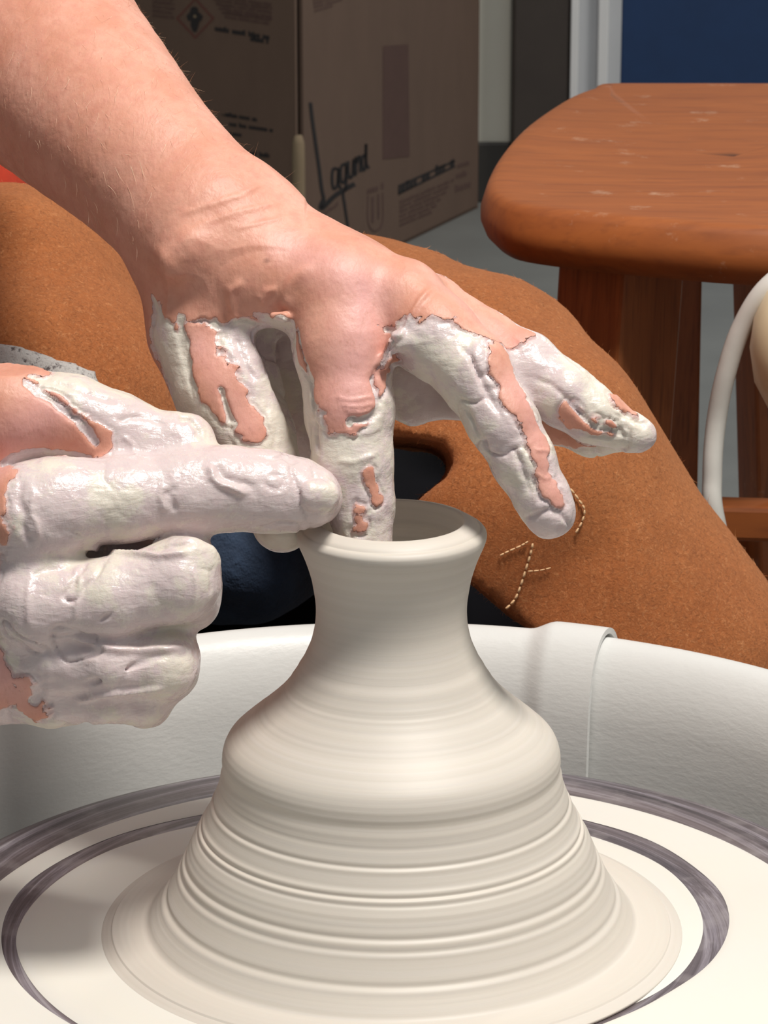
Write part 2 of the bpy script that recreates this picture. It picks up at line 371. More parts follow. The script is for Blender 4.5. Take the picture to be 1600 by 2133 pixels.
# ---------------------------------------------------------------- cardboard box
def build_carton():
    n0 = np.array([-.116, 3.19, 0]); r0 = np.array([.1415, 3.80, 0]); l0 = np.array([-.456, 3.40, 0]); b0 = np.array([-.20, 3.80, 0]); H = .46
    root = empty('cardboard_box', n0)
    tag(root, 'tall brown cardboard box with black printed lettering standing on the floor by the wall', 'box')
    def panel(name, a, b, z0, z1, m, t=.005, gap0=0, gap1=0):
        d = (b-a)/np.linalg.norm(b-a); n = np.array([-d[1], d[0], 0])
        A = a+d*gap0; B = b-d*gap1
        V = []
        for p in (A, B):
            for q in (0, t): V += [p+n*q+[0, 0, z0], p+n*q+[0, 0, z1]]
        F = [(0, 4, 5, 1), (2, 3, 7, 6), (0, 1, 3, 2), (4, 6, 7, 5), (1, 5, 7, 3), (0, 2, 6, 4)]
        return mesh(name, V, F, m, root, smooth=False)
    zs = .215
    # right panel (near corner to wall) and left panel; above zs the glued corner has opened into a slit
    panel('side_panel', n0, r0, .0005, H, M['card'], gap0=.016)
    panel('side_panel', l0, n0, .0005, H, M['card'], gap1=.004)
    panel('side_panel', b0, l0, .0005, H, M['card'])
    panel('side_panel', r0, b0, .0005, H, M['card'])
    mesh('bottom_panel', [p+np.array([0, 0, z]) for z in (.0005, .005) for p in (n0, r0, b0, l0)], [(0, 3, 2, 1), (4, 5, 6, 7), (0, 1, 5, 4), (1, 2, 6, 5), (2, 3, 7, 6), (3, 0, 4, 7)], M['card'], root, False)
    mesh('top_flap', [p+np.array([0, 0, z]) for z in (H, H+.004) for p in (n0, r0, b0, l0)], [(0, 3, 2, 1), (4, 5, 6, 7), (0, 1, 5, 4), (1, 2, 6, 5), (2, 3, 7, 6), (3, 0, 4, 7)], M['card'], root, False)
    o = tube([n0+np.array([.0, .004, z]) for z in (.001, .06, .12, .18, zs-.01, zs)], [.0085, .0085, .0085, .0085, .008, .005], M['cardpale'], 'corner_strip', root, 12)
    o['label'] = 'pale corner edge'
    dr = (r0-n0)/np.linalg.norm(r0-n0); nr = np.array([dr[1], -dr[0], 0]); dl = (n0-l0)/np.linalg.norm(n0-l0); nl = np.array([dl[1], -dl[0], 0])
    def prt(name, polys, side, m, lift=.0008):
        n = nr if side else nl; V = []; F = []
        for poly in polys:
            b = len(V)
            for (x, y) in poly: V.append(onp(x, y, n0, n)+n*lift)
            for (x, y) in poly: V.append(onp(x, y, n0, n)+n*.0001)
            k = len(poly); F.append(tuple(range(b, b+k)))
            for i in range(k): j = (i+1) % k; F.append((b+i, b+k+i, b+k+j, b+j))
        o = mesh(name, V, F, m, root, smooth=False)
        if len(polys) > 12: o['kind'] = 'stuff'
        return o
    def words(x0, y0, x1, slope, h, rnd, dens=1.0):
        out = []; x = x0
        while x < x1:
            wl = rnd.uniform(14, 42)
            e = min(x+wl, x1)
            while x < e-1:
                cw = rnd.uniform(2.2, 4.2)*h/7; y = y0+(x-x0)*slope; hh = h*rnd.choice([.7, .75, 1, .72]); g = cw*.78
                out.append([(x, y-hh), (x+g, y-hh+g*slope), (x+g, y+g*slope), (x, y)]); x += cw
            x += h*.5
        return out
    R = random.Random(5)
    P = []
    for i in range(6): P += words(438+i*6, -8+i*9.0, 565, .16, 6, R)
    P += words(470, 28, 566, .14, 6, R)
    for i in range(5): P += words(318, -4+i*9.5, 362, .12, 6, R)
    prt('label_print', P, 0, M['ink2'])
    P = words(448, 64, 563, .165, 11, R)+words(522, 85, 560, .17, 10, R)+words(462, 240, 498, .16, 3, R)
    P += words(470, 242, 534, .17, 9, R)+words(478, 262, 568, .15, 9, R)+words(478, 281, 504, .15, 8, R)+words(514, 323, 560, .12, 10, R)+words(520, 338, 546, .12, 6, R)
    prt('label_print', P, 0, M['ink'])
    def ring(c, a, b, t):
        o = [(c[0]-a, c[1]), (c[0], c[1]-b), (c[0]+a, c[1]), (c[0], c[1]+b)]; i = [(c[0]-a+t, c[1]), (c[0], c[1]-b+t), (c[0]+a-t, c[1]), (c[0], c[1]+b-t)]
        return [[o[k], o[(k+1) % 4], i[(k+1) % 4], i[k]] for k in range(4)]
    o = prt('hazard_diamond', ring((407, 38), 40, 43, 5), 0, M['inkred']); o['label'] = 'dull red diamond warning outline'
    ell = lambda cx, cy, a, b, n=14: [(cx+a*math.cos(2*math.pi*i/n), cy+b*math.sin(2*math.pi*i/n)) for i in range(n)]
    prt('hazard_figure', [ell(405, 22, 8, 8), [(389, 33), (396, 25), (405, 32), (414, 25), (423, 34), (419, 44), (392, 43)], [(398, 43), (416, 44), (413, 56), (409, 67), (403, 66), (398, 54)]], 0, M['ink'])
    prt('hazard_star', [ell(407, 34, 3, 3, 8)], 0, M['cardpale'], .0014)
    # right panel: packing tape, brand script, fork-and-glass mark, bold line, small lines
    prt('packing_tape', [[(797, 96), (850, 92), (853, 326), (797, 332)]], 1, M['tape'], .0006)
    def stroke(pts, wd):
        pts = [np.array(p, float) for p in smooth_path(pts, 5)]; out = []
        for a, b in zip(pts[:-1], pts[1:]):
            d = (b-a)/np.linalg.norm(b-a); n = np.array([-d[1], d[0]])*wd/2; a2 = a-d*.4; b2 = b+d*.4
            out.append([tuple(a2+n), tuple(b2+n), tuple(b2-n), tuple(a2-n)])
        return out
    P = stroke([(646, 214), (650, 250), (657, 300), (664, 350), (669, 390), (674, 415)], 7) + stroke([(674, 415), (668, 428), (669, 434), (677, 428), (690, 414), (705, 402), (722, 392), (738, 383)], 9)
    P += stroke([(705, 352), (694, 352), (691, 372), (694, 392), (702, 386), (705, 352), (704, 380), (709, 392)], 5.5)          # a
    P += stroke([(722, 340), (711, 346), (709, 366), (712, 380), (719, 374), (721, 344), (720, 390), (714, 402), (717, 425), (720, 445), (724, 472)], 5.5)   # g
    P += stroke([(725, 336), (725, 360), (728, 370), (734, 364), (736, 332), (736, 352), (740, 366)], 5.5)                         # u
    P += stroke([(741, 362), (741, 328), (742, 340), (747, 326), (750, 334), (750, 358)], 5.5)                                  # n
    P += stroke([(763, 322), (755, 326), (753, 342), (756, 354), (761, 346), (762, 300), (762, 340), (768, 350)], 5.5)           # a
    o = prt('brand_lettering', P, 1, M['ink']); o['label'] = 'black slanted script reading Laguna'
    P = words(664, 456, 708, -.72, 8, R)
    P += stroke([(766, 408), (766, 460), (776, 480), (790, 476), (797, 455), (797, 402)], 2.5)+stroke([(776, 410), (776, 462)], 5)+stroke([(788, 405), (788, 455)], 4)+words(764, 404, 798, -.35, 12, R)
    for i in range(6): P += words(832, 424+i*9.5, 945-i*9, -.42, 6, R)
    P += words(952, 350, 975, -.3, 10, R)+words(950, 372, 975, -.3, 12, R)+words(948, 400, 976, -.35, 14, R)
    prt('small_print', P, 1, M['ink2'])
    P = words(829, 406, 948, -.52, 20, R)+[[(829, 386), (947, 333), (947, 337), (829, 390)], [(829, 402), (947, 344), (947, 348), (829, 406)]]
    prt('bold_print', P, 1, M['ink'])
    P = []
    for i in range(4): P += words(652+i, 2+i*7.5, 752-i*20, -.28, 5, R)
    prt('small_print', P, 1, M['ink2'])
build_carton()
# ---------------------------------------------------------------- wooden stool
def build_stool():
    ZT = .63
    out = [(1290, 171), (1235, 181), (1180, 203), (1100, 257), (1050, 310), (1022, 360), (1018, 390), (1040, 412), (1085, 428), (1200, 443), (1400, 462), (1600, 474)]
    pts = [onz(x, y, ZT)[:2] for x, y in out]
    fr = pts[-1]; bk = pts[0]
    pts += [fr+[.03, .004], fr+[.06, .02], fr+[.085, .06], fr+[.095, .12], fr+[.09, .20], fr+[.085, .30], bk+[.19, -.05], bk+[.165, -.01], bk+[.11, .0]]
    P = np.array(smooth_path([[*p, 0] for p in [pts[-2], pts[-1]]+pts+[pts[0], pts[1]]], 5))[10:-11, :2]
    root = empty('wooden_stool', (P[:, 0].mean(), P[:, 1].mean(), 0))
    tag(root, 'worn varnished orange-brown wooden stool with thick rounded seat behind the knee', 'stool')
    n = len(P); T = np.roll(P, -1, 0)-np.roll(P, 1, 0); T /= np.linalg.norm(T, axis=1)[:, None]; N = np.stack([T[:, 1], -T[:, 0]], 1)
    c = P.mean(0)
    if ((P-c)*N).sum() < 0: N = -N
    prof = [(-.010, ZT), (-.004, ZT), (-.001, ZT-.0012), (.001, ZT-.004), (.0035, ZT-.012), (.0035, ZT-.017), (.001, ZT-.023), (-.004, ZT-.028), (-.012, ZT-.030)]
    V = []; F = []
    for ins in (.15, .5, .85): V += [(*(c+(p-c)*ins), ZT-.004*(1-ins)) for i, p in enumerate(P)]
    V += [(*(p+N[i]*o), z) for (o, z) in prof for i, p in enumerate(P)]
    V += [(*(c+(p-c)*.5), ZT-.030) for p in P]
    rings = len(V)//n
    for r in range(rings-1):
        for i in range(n): j = (i+1) % n; F.append((r*n+i, (r+1)*n+i, (r+1)*n+j, r*n+j))
    F.append(tuple(range(n))); F.append(tuple(range((rings-1)*n, rings*n))[::-1])
    s = mesh('seat', V, F, M['seatwood'], root); bm = bmesh.new(); bm.from_mesh(s.data); bmesh.ops.recalc_face_normals(bm, faces=bm.faces); bm.to_mesh(s.data); bm.free()
    def leg(top, bot, side, rot):
        V = []
        for p, z in ((top, ZT-.028), (bot, .0)):
            for k in range(4):
                a = rot+math.pi/4+k*math.pi/2; V.append((p[0]+side*.7071*math.cos(a), p[1]+side*.7071*math.sin(a), z))
        V = [(V[i]) for i in range(8)]
        o = mesh('leg', V, [(0, 1, 5, 4), (1, 2, 6, 5), (2, 3, 7, 6), (3, 0, 4, 7), (0, 3, 2, 1), (4, 5, 6, 7)], M['legwood'], root, False)
        md = o.modifiers.new('bevel', 'BEVEL'); md.width = .002; md.segments = 2
    l1t = onz(1308, 566, ZT-.03)[:2]+[0, .035]; l1b = l1t+[-.03, -.02]
    l2t = fr+[.035, .07]; l2b = l2t+[.05, -.03]; l3t = l1t+[.045, .30]; l3b = l3t+[.01, .05]; l4t = l2t+[.01, .28]; l4b = l4t+[.04, .05]
    leg(l1t, l1b, .044, math.radians(43)); leg(l2t, l2b, .044, .6); leg(l3t, l3b, .04, .2); leg(l4t, l4b, .04, .2)
    def rail(a, b, z, h=.018, t=.02):
        a = np.array([*a, z]); b = np.array([*b, z]); d = (b-a)/np.linalg.norm(b-a); n = np.array([-d[1], d[0], 0])*t/2
        V = [p+n*s+[0, 0, q] for p in (a, b) for s in (1, -1) for q in (-h/2, h/2)]
        o = mesh('stretcher', V, [(0, 1, 3, 2), (4, 6, 7, 5), (0, 4, 5, 1), (2, 3, 7, 6), (1, 5, 7, 3), (0, 2, 6, 4)], M['seatwood'], root, False)
        md = o.modifiers.new('bevel', 'BEVEL'); md.width = .0025; md.segments = 2
    f = lambda t, b, z: np.array(t)+(np.array(b)-np.array(t))*(ZT-z)/ZT
    z = .47
    rail(f(l1t, l1b, z)+[.012, 0], f(l2t, l2b, z), z); rail(f(l3t, l3b, .36), f(l4t, l4b, .36), .36)
    rail(f(l1t, l1b, .33), f(l3t, l3b, .33), .33); rail(f(l2t, l2b, .33), f(l4t, l4b, .33), .33)
build_stool()
# ---------------------------------------------------------------- white tube and cream knob at the right edge
tp = [W(1700, 1500, 1.50), W(1560, 1330, 1.47), W(1492, 1090, 1.44), W(1484, 990, 1.435), W(1492, 880, 1.43), W(1512, 780, 1.42), W(1546, 680, 1.41), W(1602, 595, 1.40), W(1690, 545, 1.40), W(1790, 560, 1.41), W(1850, 650, 1.43)]
base = tp[0].copy()
path = [np.array([base[0]+.03, base[1]+.03, .004]), np.array([base[0]+.02, base[1]+.02, .15]), np.array([base[0]+.01, base[1]+.01, .3])]+tp
o = tube(smooth_path(path, 8), .0046, M['hose'], 'curved_tube', None, 14)
tag(o, 'white curved plastic tube rising behind the leather-covered knee', 'tube')
kc = W(1706, 728, 1.40)
kn = empty('rounded_knob', (kc[0], kc[1], 0)); tag(kn, 'cream rounded plastic knob inside the bend of the white tube', 'knob')
pf = [(0.0005, -.036), (.012, -.034), (.022, -.027), (.0285, -.015), (.031, 0), (.0295, .014), (.024, .026), (.014, .034), (.0005, .037)]
V, F = lathe([(r, z+kc[2]) for r, z in pf], 40, kc[0], kc[1]); mesh('knob_head', V, F, M['knob'], kn)
V, F = lathe([(.0005, 0), (.06, 0), (.06, .012), (.01, .02), (.006, .03), (.006, kc[2]-.034), (.0005, kc[2]-.034)], 24, kc[0], kc[1]); mesh('stand_pole', V, F, M['steel'], kn)
# ---------------------------------------------------------------- pottery wheel
ZW = .5; WC = (.0017, -.011)
wheel = empty('pottery_wheel', (0, 0, 0)); tag(wheel, 'pottery wheel with dark slip-streaked metal wheel head under the clay pot', 'pottery wheel')
V, F = lathe([(.0005, ZW), (.06, ZW), (.10, ZW), (.13, ZW), (.158, ZW), (.1625, ZW-.0012), (.1635, ZW-.004), (.1625, ZW-.011), (.15, ZW-.013), (.0005, ZW-.013)], 200, *WC)
mesh('wheel_head', V, F, M['head'], wheel)
V, F = lathe([(.0005, ZW-.013), (.03, ZW-.013), (.03, ZW-.02), (.013, ZW-.022), (.013, .43), (.0005, .43)], 40, *WC); mesh('shaft', V, F, M['steel'], wheel)
box('table_top', (-.26, -.26, .425), (.26, .215, .450), M['grey'], wheel, .006)
box('motor_housing', (-.18, -.2, .25), (.18, .17, .425), M['grey'], wheel, .015)
for sx in (-1, 1):
    for sy in (-.22, .17): tube([(sx*.22, sy, .425), (sx*.235, sy*1.05, 0)], .014, M['steel'], 'leg', wheel, 12)
# slip film: eccentric inner skirt and outer band, raised on the metal
def polar(pts, n=240, sm=2):
    P = np.array([onz(x, y, ZW)[:2] for x, y in pts]); a = np.arctan2(P[:, 1], P[:, 0]); r = np.hypot(*P.T); o = np.argsort(a); a = a[o]; r = r[o]
    a3 = np.r_[a-2*math.pi, a, a+2*math.pi]; r3 = np.r_[r, r, r]; t = np.linspace(-math.pi, math.pi, n, endpoint=False); R = np.interp(t, a3, r3)
    k = np.exp(-np.linspace(-2, 2, 15)**2); k /= k.sum(); R = np.convolve(np.r_[R[-7:], R, R[:7]], k, 'valid'); return t, R
inner = [(410, 1720), (220, 1775), (90, 1860), (32, 1950), (50, 2020), (150, 2125), (300, 2200), (500, 2250), (700, 2270), (900, 2240), (1080, 2180), (1240, 1745), (1375, 1800), (1445, 1870), (1465, 1925), (1445, 1995), (1390, 2055), (1250, 2118), (600, 1697), (820, 1688), (1020, 1699)]
ringo = [(420, 1698), (250, 1738), (50, 1845), (5, 1930), (10, 2000), (75, 2085), (180, 2150), (320, 2220), (520, 2275), (720, 2295), (920, 2270), (1100, 2210), (1230, 2140), (1230, 1712), (1350, 1748), (1450, 1810), (1500, 1855), (1520, 1915), (1510, 1960), (1465, 2020), (1400, 2062), (600, 1673), (820, 1664), (1020, 1675)]
def film(name, ri, ro, h):
    a, Ro = ro; Ri = ri[1] if ri else np.full(len(a), .03); n = len(a); V = []; F = []
    fr = [(0, 0), (.0008, .6), (.002, .9), (.004, 1), (-.004, 1), (-.002, .9), (-.0008, .6), (0, 0)] if ri else [(0, 1), (0, 1), (-.02, 1), (-.012, .9), (-.006, .7), (-.0015, .4), (0, 0)]
    m = len(fr)
    for k, (d, hh) in enumerate(fr):
        for i in range(n):
            if ri: r = (Ri[i] if k < m/2 else Ro[i]) + d
            else: r = Ri[i] if k == 0 else (.08 if k == 1 else Ro[i]+d)
            V.append((r*math.cos(a[i]), r*math.sin(a[i]), ZW+.0001+h*hh))
    for k in range(m-1):
        for i in range(n): j = (i+1) % n; F.append((k*n+i, (k+1)*n+i, (k+1)*n+j, k*n+j))
    return mesh(name, V, np.array(F), M['slip'], wheel)
Ip = polar(inner); Rp = polar(ringo)
edge_in = (Rp[0], Rp[1]); 
t = Rp[0]; x0 = WC[0]; y0 = WC[1]
def circ(R):   # circle about wheel centre expressed in polar about origin
    b = x0*np.cos(t)+y0*np.sin(t); return (t, b+np.sqrt(b*b-(x0*x0+y0*y0)+R*R))
film('slip_skirt', None, Ip, .0012)
film('slip_band', edge_in, circ(.1405), .0004)
# ---------------------------------------------------------------- thrown pot
def zaxis(y):   # height where the pot axis (Y=0) projects to row y
    v = -(y-1066.5)/FPX; tt = .9209/(math.cos(PITCH)+v*math.sin(PITCH)); return CAM[2]+tt*(-math.sin(PITCH)+v*math.cos(PITCH)), tt
def build_pot():
    sil = [(1240, 159), (1270, 157), (1297, 158.5), (1330, 166), (1360, 180), (1390, 199), (1413, 215), (1435, 240), (1460, 276), (1480, 303), (1500, 325), (1520, 339), (1545, 349), (1575, 354.5), (1600, 356), (1620, 358), (1642, 367), (1677, 383), (1703, 400), (1733, 415), (1765, 429), (1800, 446), (1825, 462), (1850, 482)]
    ys = np.array([s[0] for s in sil], float); hw = np.array([s[1] for s in sil], float)
    yy = np.linspace(1240, 1850, 400); X = np.interp(yy, ys, hw)
    k = np.exp(-np.linspace(-2, 2, 21)**2); k /= k.sum(); Xp = np.r_[2*X[0]-X[10:0:-1], X, 2*X[-1]-X[-2:-12:-1]]; X = np.convolve(Xp, k, 'valid')
    Xd = -np.gradient(X, yy)               # dX/dYup
    pr = []
    for y, x, xd in zip(yy, X, Xd):
        p = PITCH+math.atan((y-1066.5)/FPX); s = math.sin(p)
        yc = y + (-xd)*x*s*s*(1); r = x*math.sqrt(1+xd*xd*s*s)
        z, tt = zaxis(yc); pr.append((r*tt/FPX, z))
    body = []
    for r, z in pr:
        if not body or z < body[-1][1]-.0001: body.append((r, z))
    topv = [(199, 1111), (199, 1118), (195.5, 1128), (189, 1142), (181, 1160), (173, 1182), (166, 1205)]
    def pt(r, yc): z, tt = zaxis(yc); return (r*tt/FPX, z)
    lip = [pt(r, y) for r, y in [(151, 1092), (150, 1087), (152, 1083), (156, 1082.5), (165, 1085), (176, 1091.5), (182, 1094.5), (184, 1098), (186, 1099.5), (189, 1099), (194, 1102), (198, 1107)]]
    neck = [pt(r, y) for r, y in topv]
    inside = [(.0005, ZW+.075), (.014, ZW+.078), (.019, ZW+.09), (.0185, ZW+.105)]
    P0 = [np.array([a, 0, b]) for a, b in neck+body[6:]]
    zs = np.array([p[2] for p in P0]); rs = np.array([p[0] for p in P0])
    zl = zs[-1]; tail = []
    for r_, h_ in ((.076, .0175), (.079, .0120), (.082, .0082), (.085, .0056), (.088, .0038), (.0895, .0024), (.0910, .0017), (.0925, .0011)): 
        if r_ > rs[-1]+.001 and ZW+h_ < zl-.0005: tail.append((r_, ZW+h_))
    S_ = np.r_[0, np.cumsum(np.hypot(np.diff(np.r_[rs, [q[0] for q in tail]]), np.diff(np.r_[zs, [q[1] for q in tail]])))]
    A = np.r_[rs, [q[0] for q in tail]]; B = np.r_[zs, [q[1] for q in tail]]
    q = np.linspace(0, S_[-1], 900); A = np.interp(q, S_, A); B = np.interp(q, S_, B)
    k = np.exp(-np.linspace(-2, 2, 25)**2); k /= k.sum()
    As = np.convolve(np.r_[2*A[0]-A[12:0:-1], A, 2*A[-1]-A[-2:-14:-1]], k, 'valid'); Bs = np.convolve(np.r_[2*B[0]-B[12:0:-1], B, 2*B[-1]-B[-2:-14:-1]], k, 'valid')
    dr = np.gradient(As); dz = np.gradient(Bs); L = np.hypot(dr, dz); nr, nz = -dz/L, dr/L
    h = np.zeros_like(q)
    def zrow(yc): return zaxis(yc)[0]
    # throwing marks: (axis row, width m, height m)
    for yc, wd, hh in [(1372, .0012, -.00006), (1386, .0010, .00006), (1400, .001, -.00008), (1424, .001, -.00008), (1448, .001, -.00007), (1596, .0032, -.0008), (1608, .0010, .00025),
                       (1630, .0008, -.0002), (1664, .0008, -.0006), (1670, .0009, .0003), (1706, .0008, .0004), (1713, .0006, -.0004), (1719, .0008, .00045), (1727, .0007, -.0003), (1744, .0012, .0002),
                       (1781, .0010, -.0007), (1788, .0011, .0003), (1801, .0009, -.0005), (1809, .001, .0002), (1858, .0012, -.0006), (1866, .0014, .0003)]:
        z0 = zrow(yc)
        i = np.argmin(np.abs(Bs-z0)); h += .72*hh*np.exp(-((q-q[i])/wd)**2)
    h += .00007*(vnoise(np.stack([q*0, q*0, q], -1), 900)-.5)*sst(zrow(1350), zrow(1450), Bs)
    As += nr*h; Bs = Bs+nz*h; Bs = np.maximum(Bs, ZW+.0003)
    out = lip+list(zip(As, Bs))
    wall = [(.0005, ZW+.1150), (.010, ZW+.1152), (.0165, ZW+.1165), (.0180, ZW+.1190), (.0186, ZW+.1208), (.0200, ZW+.1214), (.0203, ZW+.1235), (.0197, ZW+.1242), (.0205, ZW+.1250), (.0212, ZW+.1285), (.0208, ZW+.1291), (.0214, ZW+.1300), (.0219, ZW+.1330)]
    full = wall+out+[(.0925, ZW+.0003), (.0005, ZW+.0003)]
    V, F = lathe(full, 256)
    # slight wobble low on the skirt
    zz = V[:, 2]-ZW; ang = np.arctan2(V[:, 1], V[:, 0]); wob = 1+.006*np.sin(ang*2+1)*np.exp(-(zz/.02)**2)
    V[:, 0] *= wob; V[:, 1] *= wob
    V[:, 2] += np.where(zz > .0025, .0006*np.exp(-(zz/.01)**2), 0)
    o = mesh('clay_pot', V, F, M['pot'])
    tag(o, 'wet grey-white clay pot with flared rim and wide skirt being thrown on the wheel', 'pot')
    return o
pot = build_pot()
# ---------------------------------------------------------------- splash pan: two rolled-rim halves
def build_pan():
    root = empty('splash_pan', (0, 0, .45)); tag(root, 'white plastic splash pan with rolled rim around the wheel head', 'splash pan')
    core = [(.176, .458), (.177, .470), (.1775, .490), (.178, .505), (.1785, .515), (.180, .5235), (.183, .531), (.1875, .5365), (.193, .5385), (.1985, .5365), (.2025, .531), (.2045, .523), (.205, .505), (.205, .48), (.205, .455)]
    core = np.array([[p[0], p[1]] for p in smooth_path([(*c, 0) for c in core], 4)]); T = np.gradient(core, axis=0); T /= np.linalg.norm(T, axis=1)[:, None]; N = np.stack([-T[:, 1], T[:, 0]], 1)
    def stretch(a):   # a measured clockwise from +Y; pan is wider towards the front
        f = .5-.5*math.cos(a); return 1+.32*f*f
    def half(name, a0, a1, offs, thick, label, xtra=None):
        n = 420; V = []; F = []; k = len(core)
        for i in range(n+1):
            a = a0+(a1-a0)*i/n; off = offs(a)
            ins = core+N*(off-thick); outs = core+N*off
            sec = np.r_[outs, ins[::-1]]
            s = stretch(a)
            for r, z in sec: r2 = r*s; V.append((r2*math.sin(a), r2*math.cos(a), z))
        m = 2*k
        for i in range(n):
            for q in range(m): r = (q+1) % m; F.append((i*m+q, i*m+r, (i+1)*m+r, (i+1)*m+q))
        F.append(tuple(range(m))); F.append(tuple(n*m+q for q in range(m))[::-1])
        o = mesh(name, V, F, M['plastic'], root); o['label'] = label
        bm = bmesh.new(); bm.from_mesh(o.data); bmesh.ops.recalc_face_normals(bm, faces=bm.faces); bm.to_mesh(o.data); bm.free()
        md = o.modifiers.new('edge', 'EDGE_SPLIT'); md.split_angle = math.radians(50)
        return o
    e = math.radians(24.6); s0 = math.radians(17.6)
    up = lambda a: .0036*float(sst(s0-.035, s0+.02, a)) if a > 0 else .0036*float(sst(-(math.pi-s0)+.012, -(math.pi-s0)-.022, a))
    half('left_half', e, -(math.pi-e*.2), up, .0022, 'white pan half whose raised sleeve overlaps the other half')
    half('right_half', s0+.03, math.pi*1.12, lambda a: 0.0 if a > e-.05 or True else 0, .0022, 'white pan half tucked under the sleeve of the other')
    # tray floor ring
    V = []; F = []; n = 160
    for rr, z in ((.045, .4525), (.12, .4525), (.1765, .4535), (.1765, .4510), (.045, .4505)):
        for i in range(n):
            a = 2*math.pi*i/n; s = stretch(a) if rr > .1 else 1; V.append((rr*s*math.sin(a), rr*s*math.cos(a), z+ (.004 if rr > .13 and z > .452 else 0)))
    for q in range(5):
        for i in range(n): j = (i+1) % n; r = (q+1) % 5; F.append((q*n+i, r*n+i, r*n+j, q*n+j))
    mesh('pan_floor', V, np.array(F), M['plastic'], root)
build_pan()
# ---------------------------------------------------------------- person
person = empty('person', (-.3, .5, 0))
tag(person, 'person in brown suede leather apron and jeans shaping clay with slip-covered hands', 'person')
seat_b = empty('low_seat', (-.14, .60, 0)); tag(seat_b, 'black padded seat under the person in the leather apron', 'stool')
V, F = lathe([(.0005, .478), (.18, .474), (.213, .455), (.22, .40), (.20, .385), (.0005, .385)], 40, -.14, .60); mesh('seat', V, F, M['black'], seat_b)
for a in range(4):
    g = a*math.pi/2+.5; tube([(-.14+.11*math.cos(g), .60+.11*math.sin(g), .39), (-.14+.17*math.cos(g), .60+.17*math.sin(g), 0)], .012, M['steel'], 'leg', seat_b, 10)
# leg shapes (used for apron, jeans, towel)
LEG_R = bone([(300, 790, 1.50, 330), (560, 800, 1.42, 335), (745, 838, 1.355, 345), (915, 915, 1.305, 352), (1035, 1035, 1.28, 350), (1320, 1425, 1.29, 340), (1640, 1900, 1.34, 290)], .010)
LEG_L = bone([(-420, 760, 1.42, 345), (-150, 745, 1.33, 335), (-25, 728, 1.27, 335), (60, 900, 1.235, 330), (100, 1200, 1.24, 310), (60, 1700, 1.27, 280), (0, 2300, 1.30, 240)], .012)
LEGS = LEG_R+LEG_L
poly = np.array([(380, 900), (700, 905), (818, 916), (870, 917), (915, 926), (942, 950), (945, 975), (925, 1003), (888, 1030), (862, 1060), (850, 1110), (905, 1160), (985, 1213), (1045, 1268), (1110, 1312), (1180, 1400), (1180, 1700), (420, 1700), (430, 1300), (400, 1100)], float)
PD = 1.25
def topx(P):      # coordinates on the cutting plane, parallel extrusion along the optical axis
    Q = P-CAM; d = Q@FWD; return np.stack([Q[..., 0]/PD*FPX+800, 1066.5-(Q@UP)/PD*FPX], -1), d
def polysdf(XY, poly):
    d = np.full(XY.shape[:-1], 1e9); s = np.ones(XY.shape[:-1]); n = len(poly)
    for i in range(n):
        a = poly[i]; b = poly[i-1]; e = b-a; w_ = XY-a; t_ = np.clip((w_@e)/(e@e), 0, 1); q = w_-t_[..., None]*e
        d = np.minimum(d, (q**2).sum(-1)); c1 = XY[..., 1] >= a[1]; c2 = XY[..., 1] < b[1]; c3 = e[0]*w_[..., 1] > e[1]*w_[..., 0]
        al = c1 & c2 & c3; no = ~c1 & ~c2 & ~c3; s = np.where(al | no, -s, s)
    return s*np.sqrt(d)
DIM = W(1185, 1215, 1.21)
def dimple(P):
    q = P-DIM; u = q[..., 0]*.5+q[..., 2]*.86; v_ = q[..., 0]*.86-q[..., 2]*.5
    return .007*np.exp(-(v_/.012)**2-(u/.028)**2)
def perspoly(poly, depth):  # outline placed at the knee distance
    return np.array([[(x-800)*depth/PD+800, (y-1066.5)*depth/PD+1066.5] for x, y in poly])
APR_LO = (-.34, .10, .24); APR_HI = (.27, .75, .78)
vol = Vol(APR_LO, APR_HI, .0038); vol.add(LEGS)
sl, PG = vol.block(vol.lo, vol.lo+vol.n*vol.v)
XY, dd = topx(PG)
cut = polysdf(XY, perspoly(poly, 1.245)).astype(np.float32)*PD/FPX
cut = cut+(fbm(PG, 60, 2)-.5)*.004
top_ = (PG[..., 2]-.735).astype(np.float32)
legsD = vol.D.copy()
fold = (fbm(PG*np.array([1, 1, .6]), 11, 2)-.5)*.009+(fbm(PG, 35, 2)-.5)*.004+dimple(PG)
legN = legsD+fold.astype(np.float32)
vol.D = np.maximum(legN, -cut)
V, F = vol.quads()
apron = mesh('leather_apron', V, F, M['suede'], person); apron['label'] = 'brown suede leather split apron over both legs'
AV, AN = V, vnormals(V, F)
# jeans: inset legs plus crotch folds
vol.D = np.maximum(legN+.010, -(cut-.003))
sh = Vol(APR_LO, APR_HI, .0038); sh.add(bone([(330, 1120, 1.34, 180), (520, 1150, 1.345, 132), (600, 1150, 1.36, 105)], .02)+bone([(480, 1080, 1.44, 150), (300, 900, 1.50, 200)], .02))
vol.D = np.minimum(vol.D, sh.D+((fbm(PG, 22, 3)-.5)*.016).astype(np.float32))
V, F = vol.quads()
def wend(b): return (*b[-1][1], b[-1][3])
sr = wend(LEG_R); sl_ = wend(LEG_L)
lv = Vol((-.30, .12, .03), (.30, .46, .42), .005)
lv.add(wbone([(sr[0], sr[1], sr[2], .052), (.185, .315, .22, .050), (.19, .335, .07, .046)], .01)+wbone([(sl_[0], sl_[1], sl_[2], .048), (-.165, .30, .20, .048), (-.17, .32, .07, .046)], .01))
V2, F2 = lv.quads(); F = np.concatenate([F, F2+len(V)]); V = np.concatenate([V, V2])
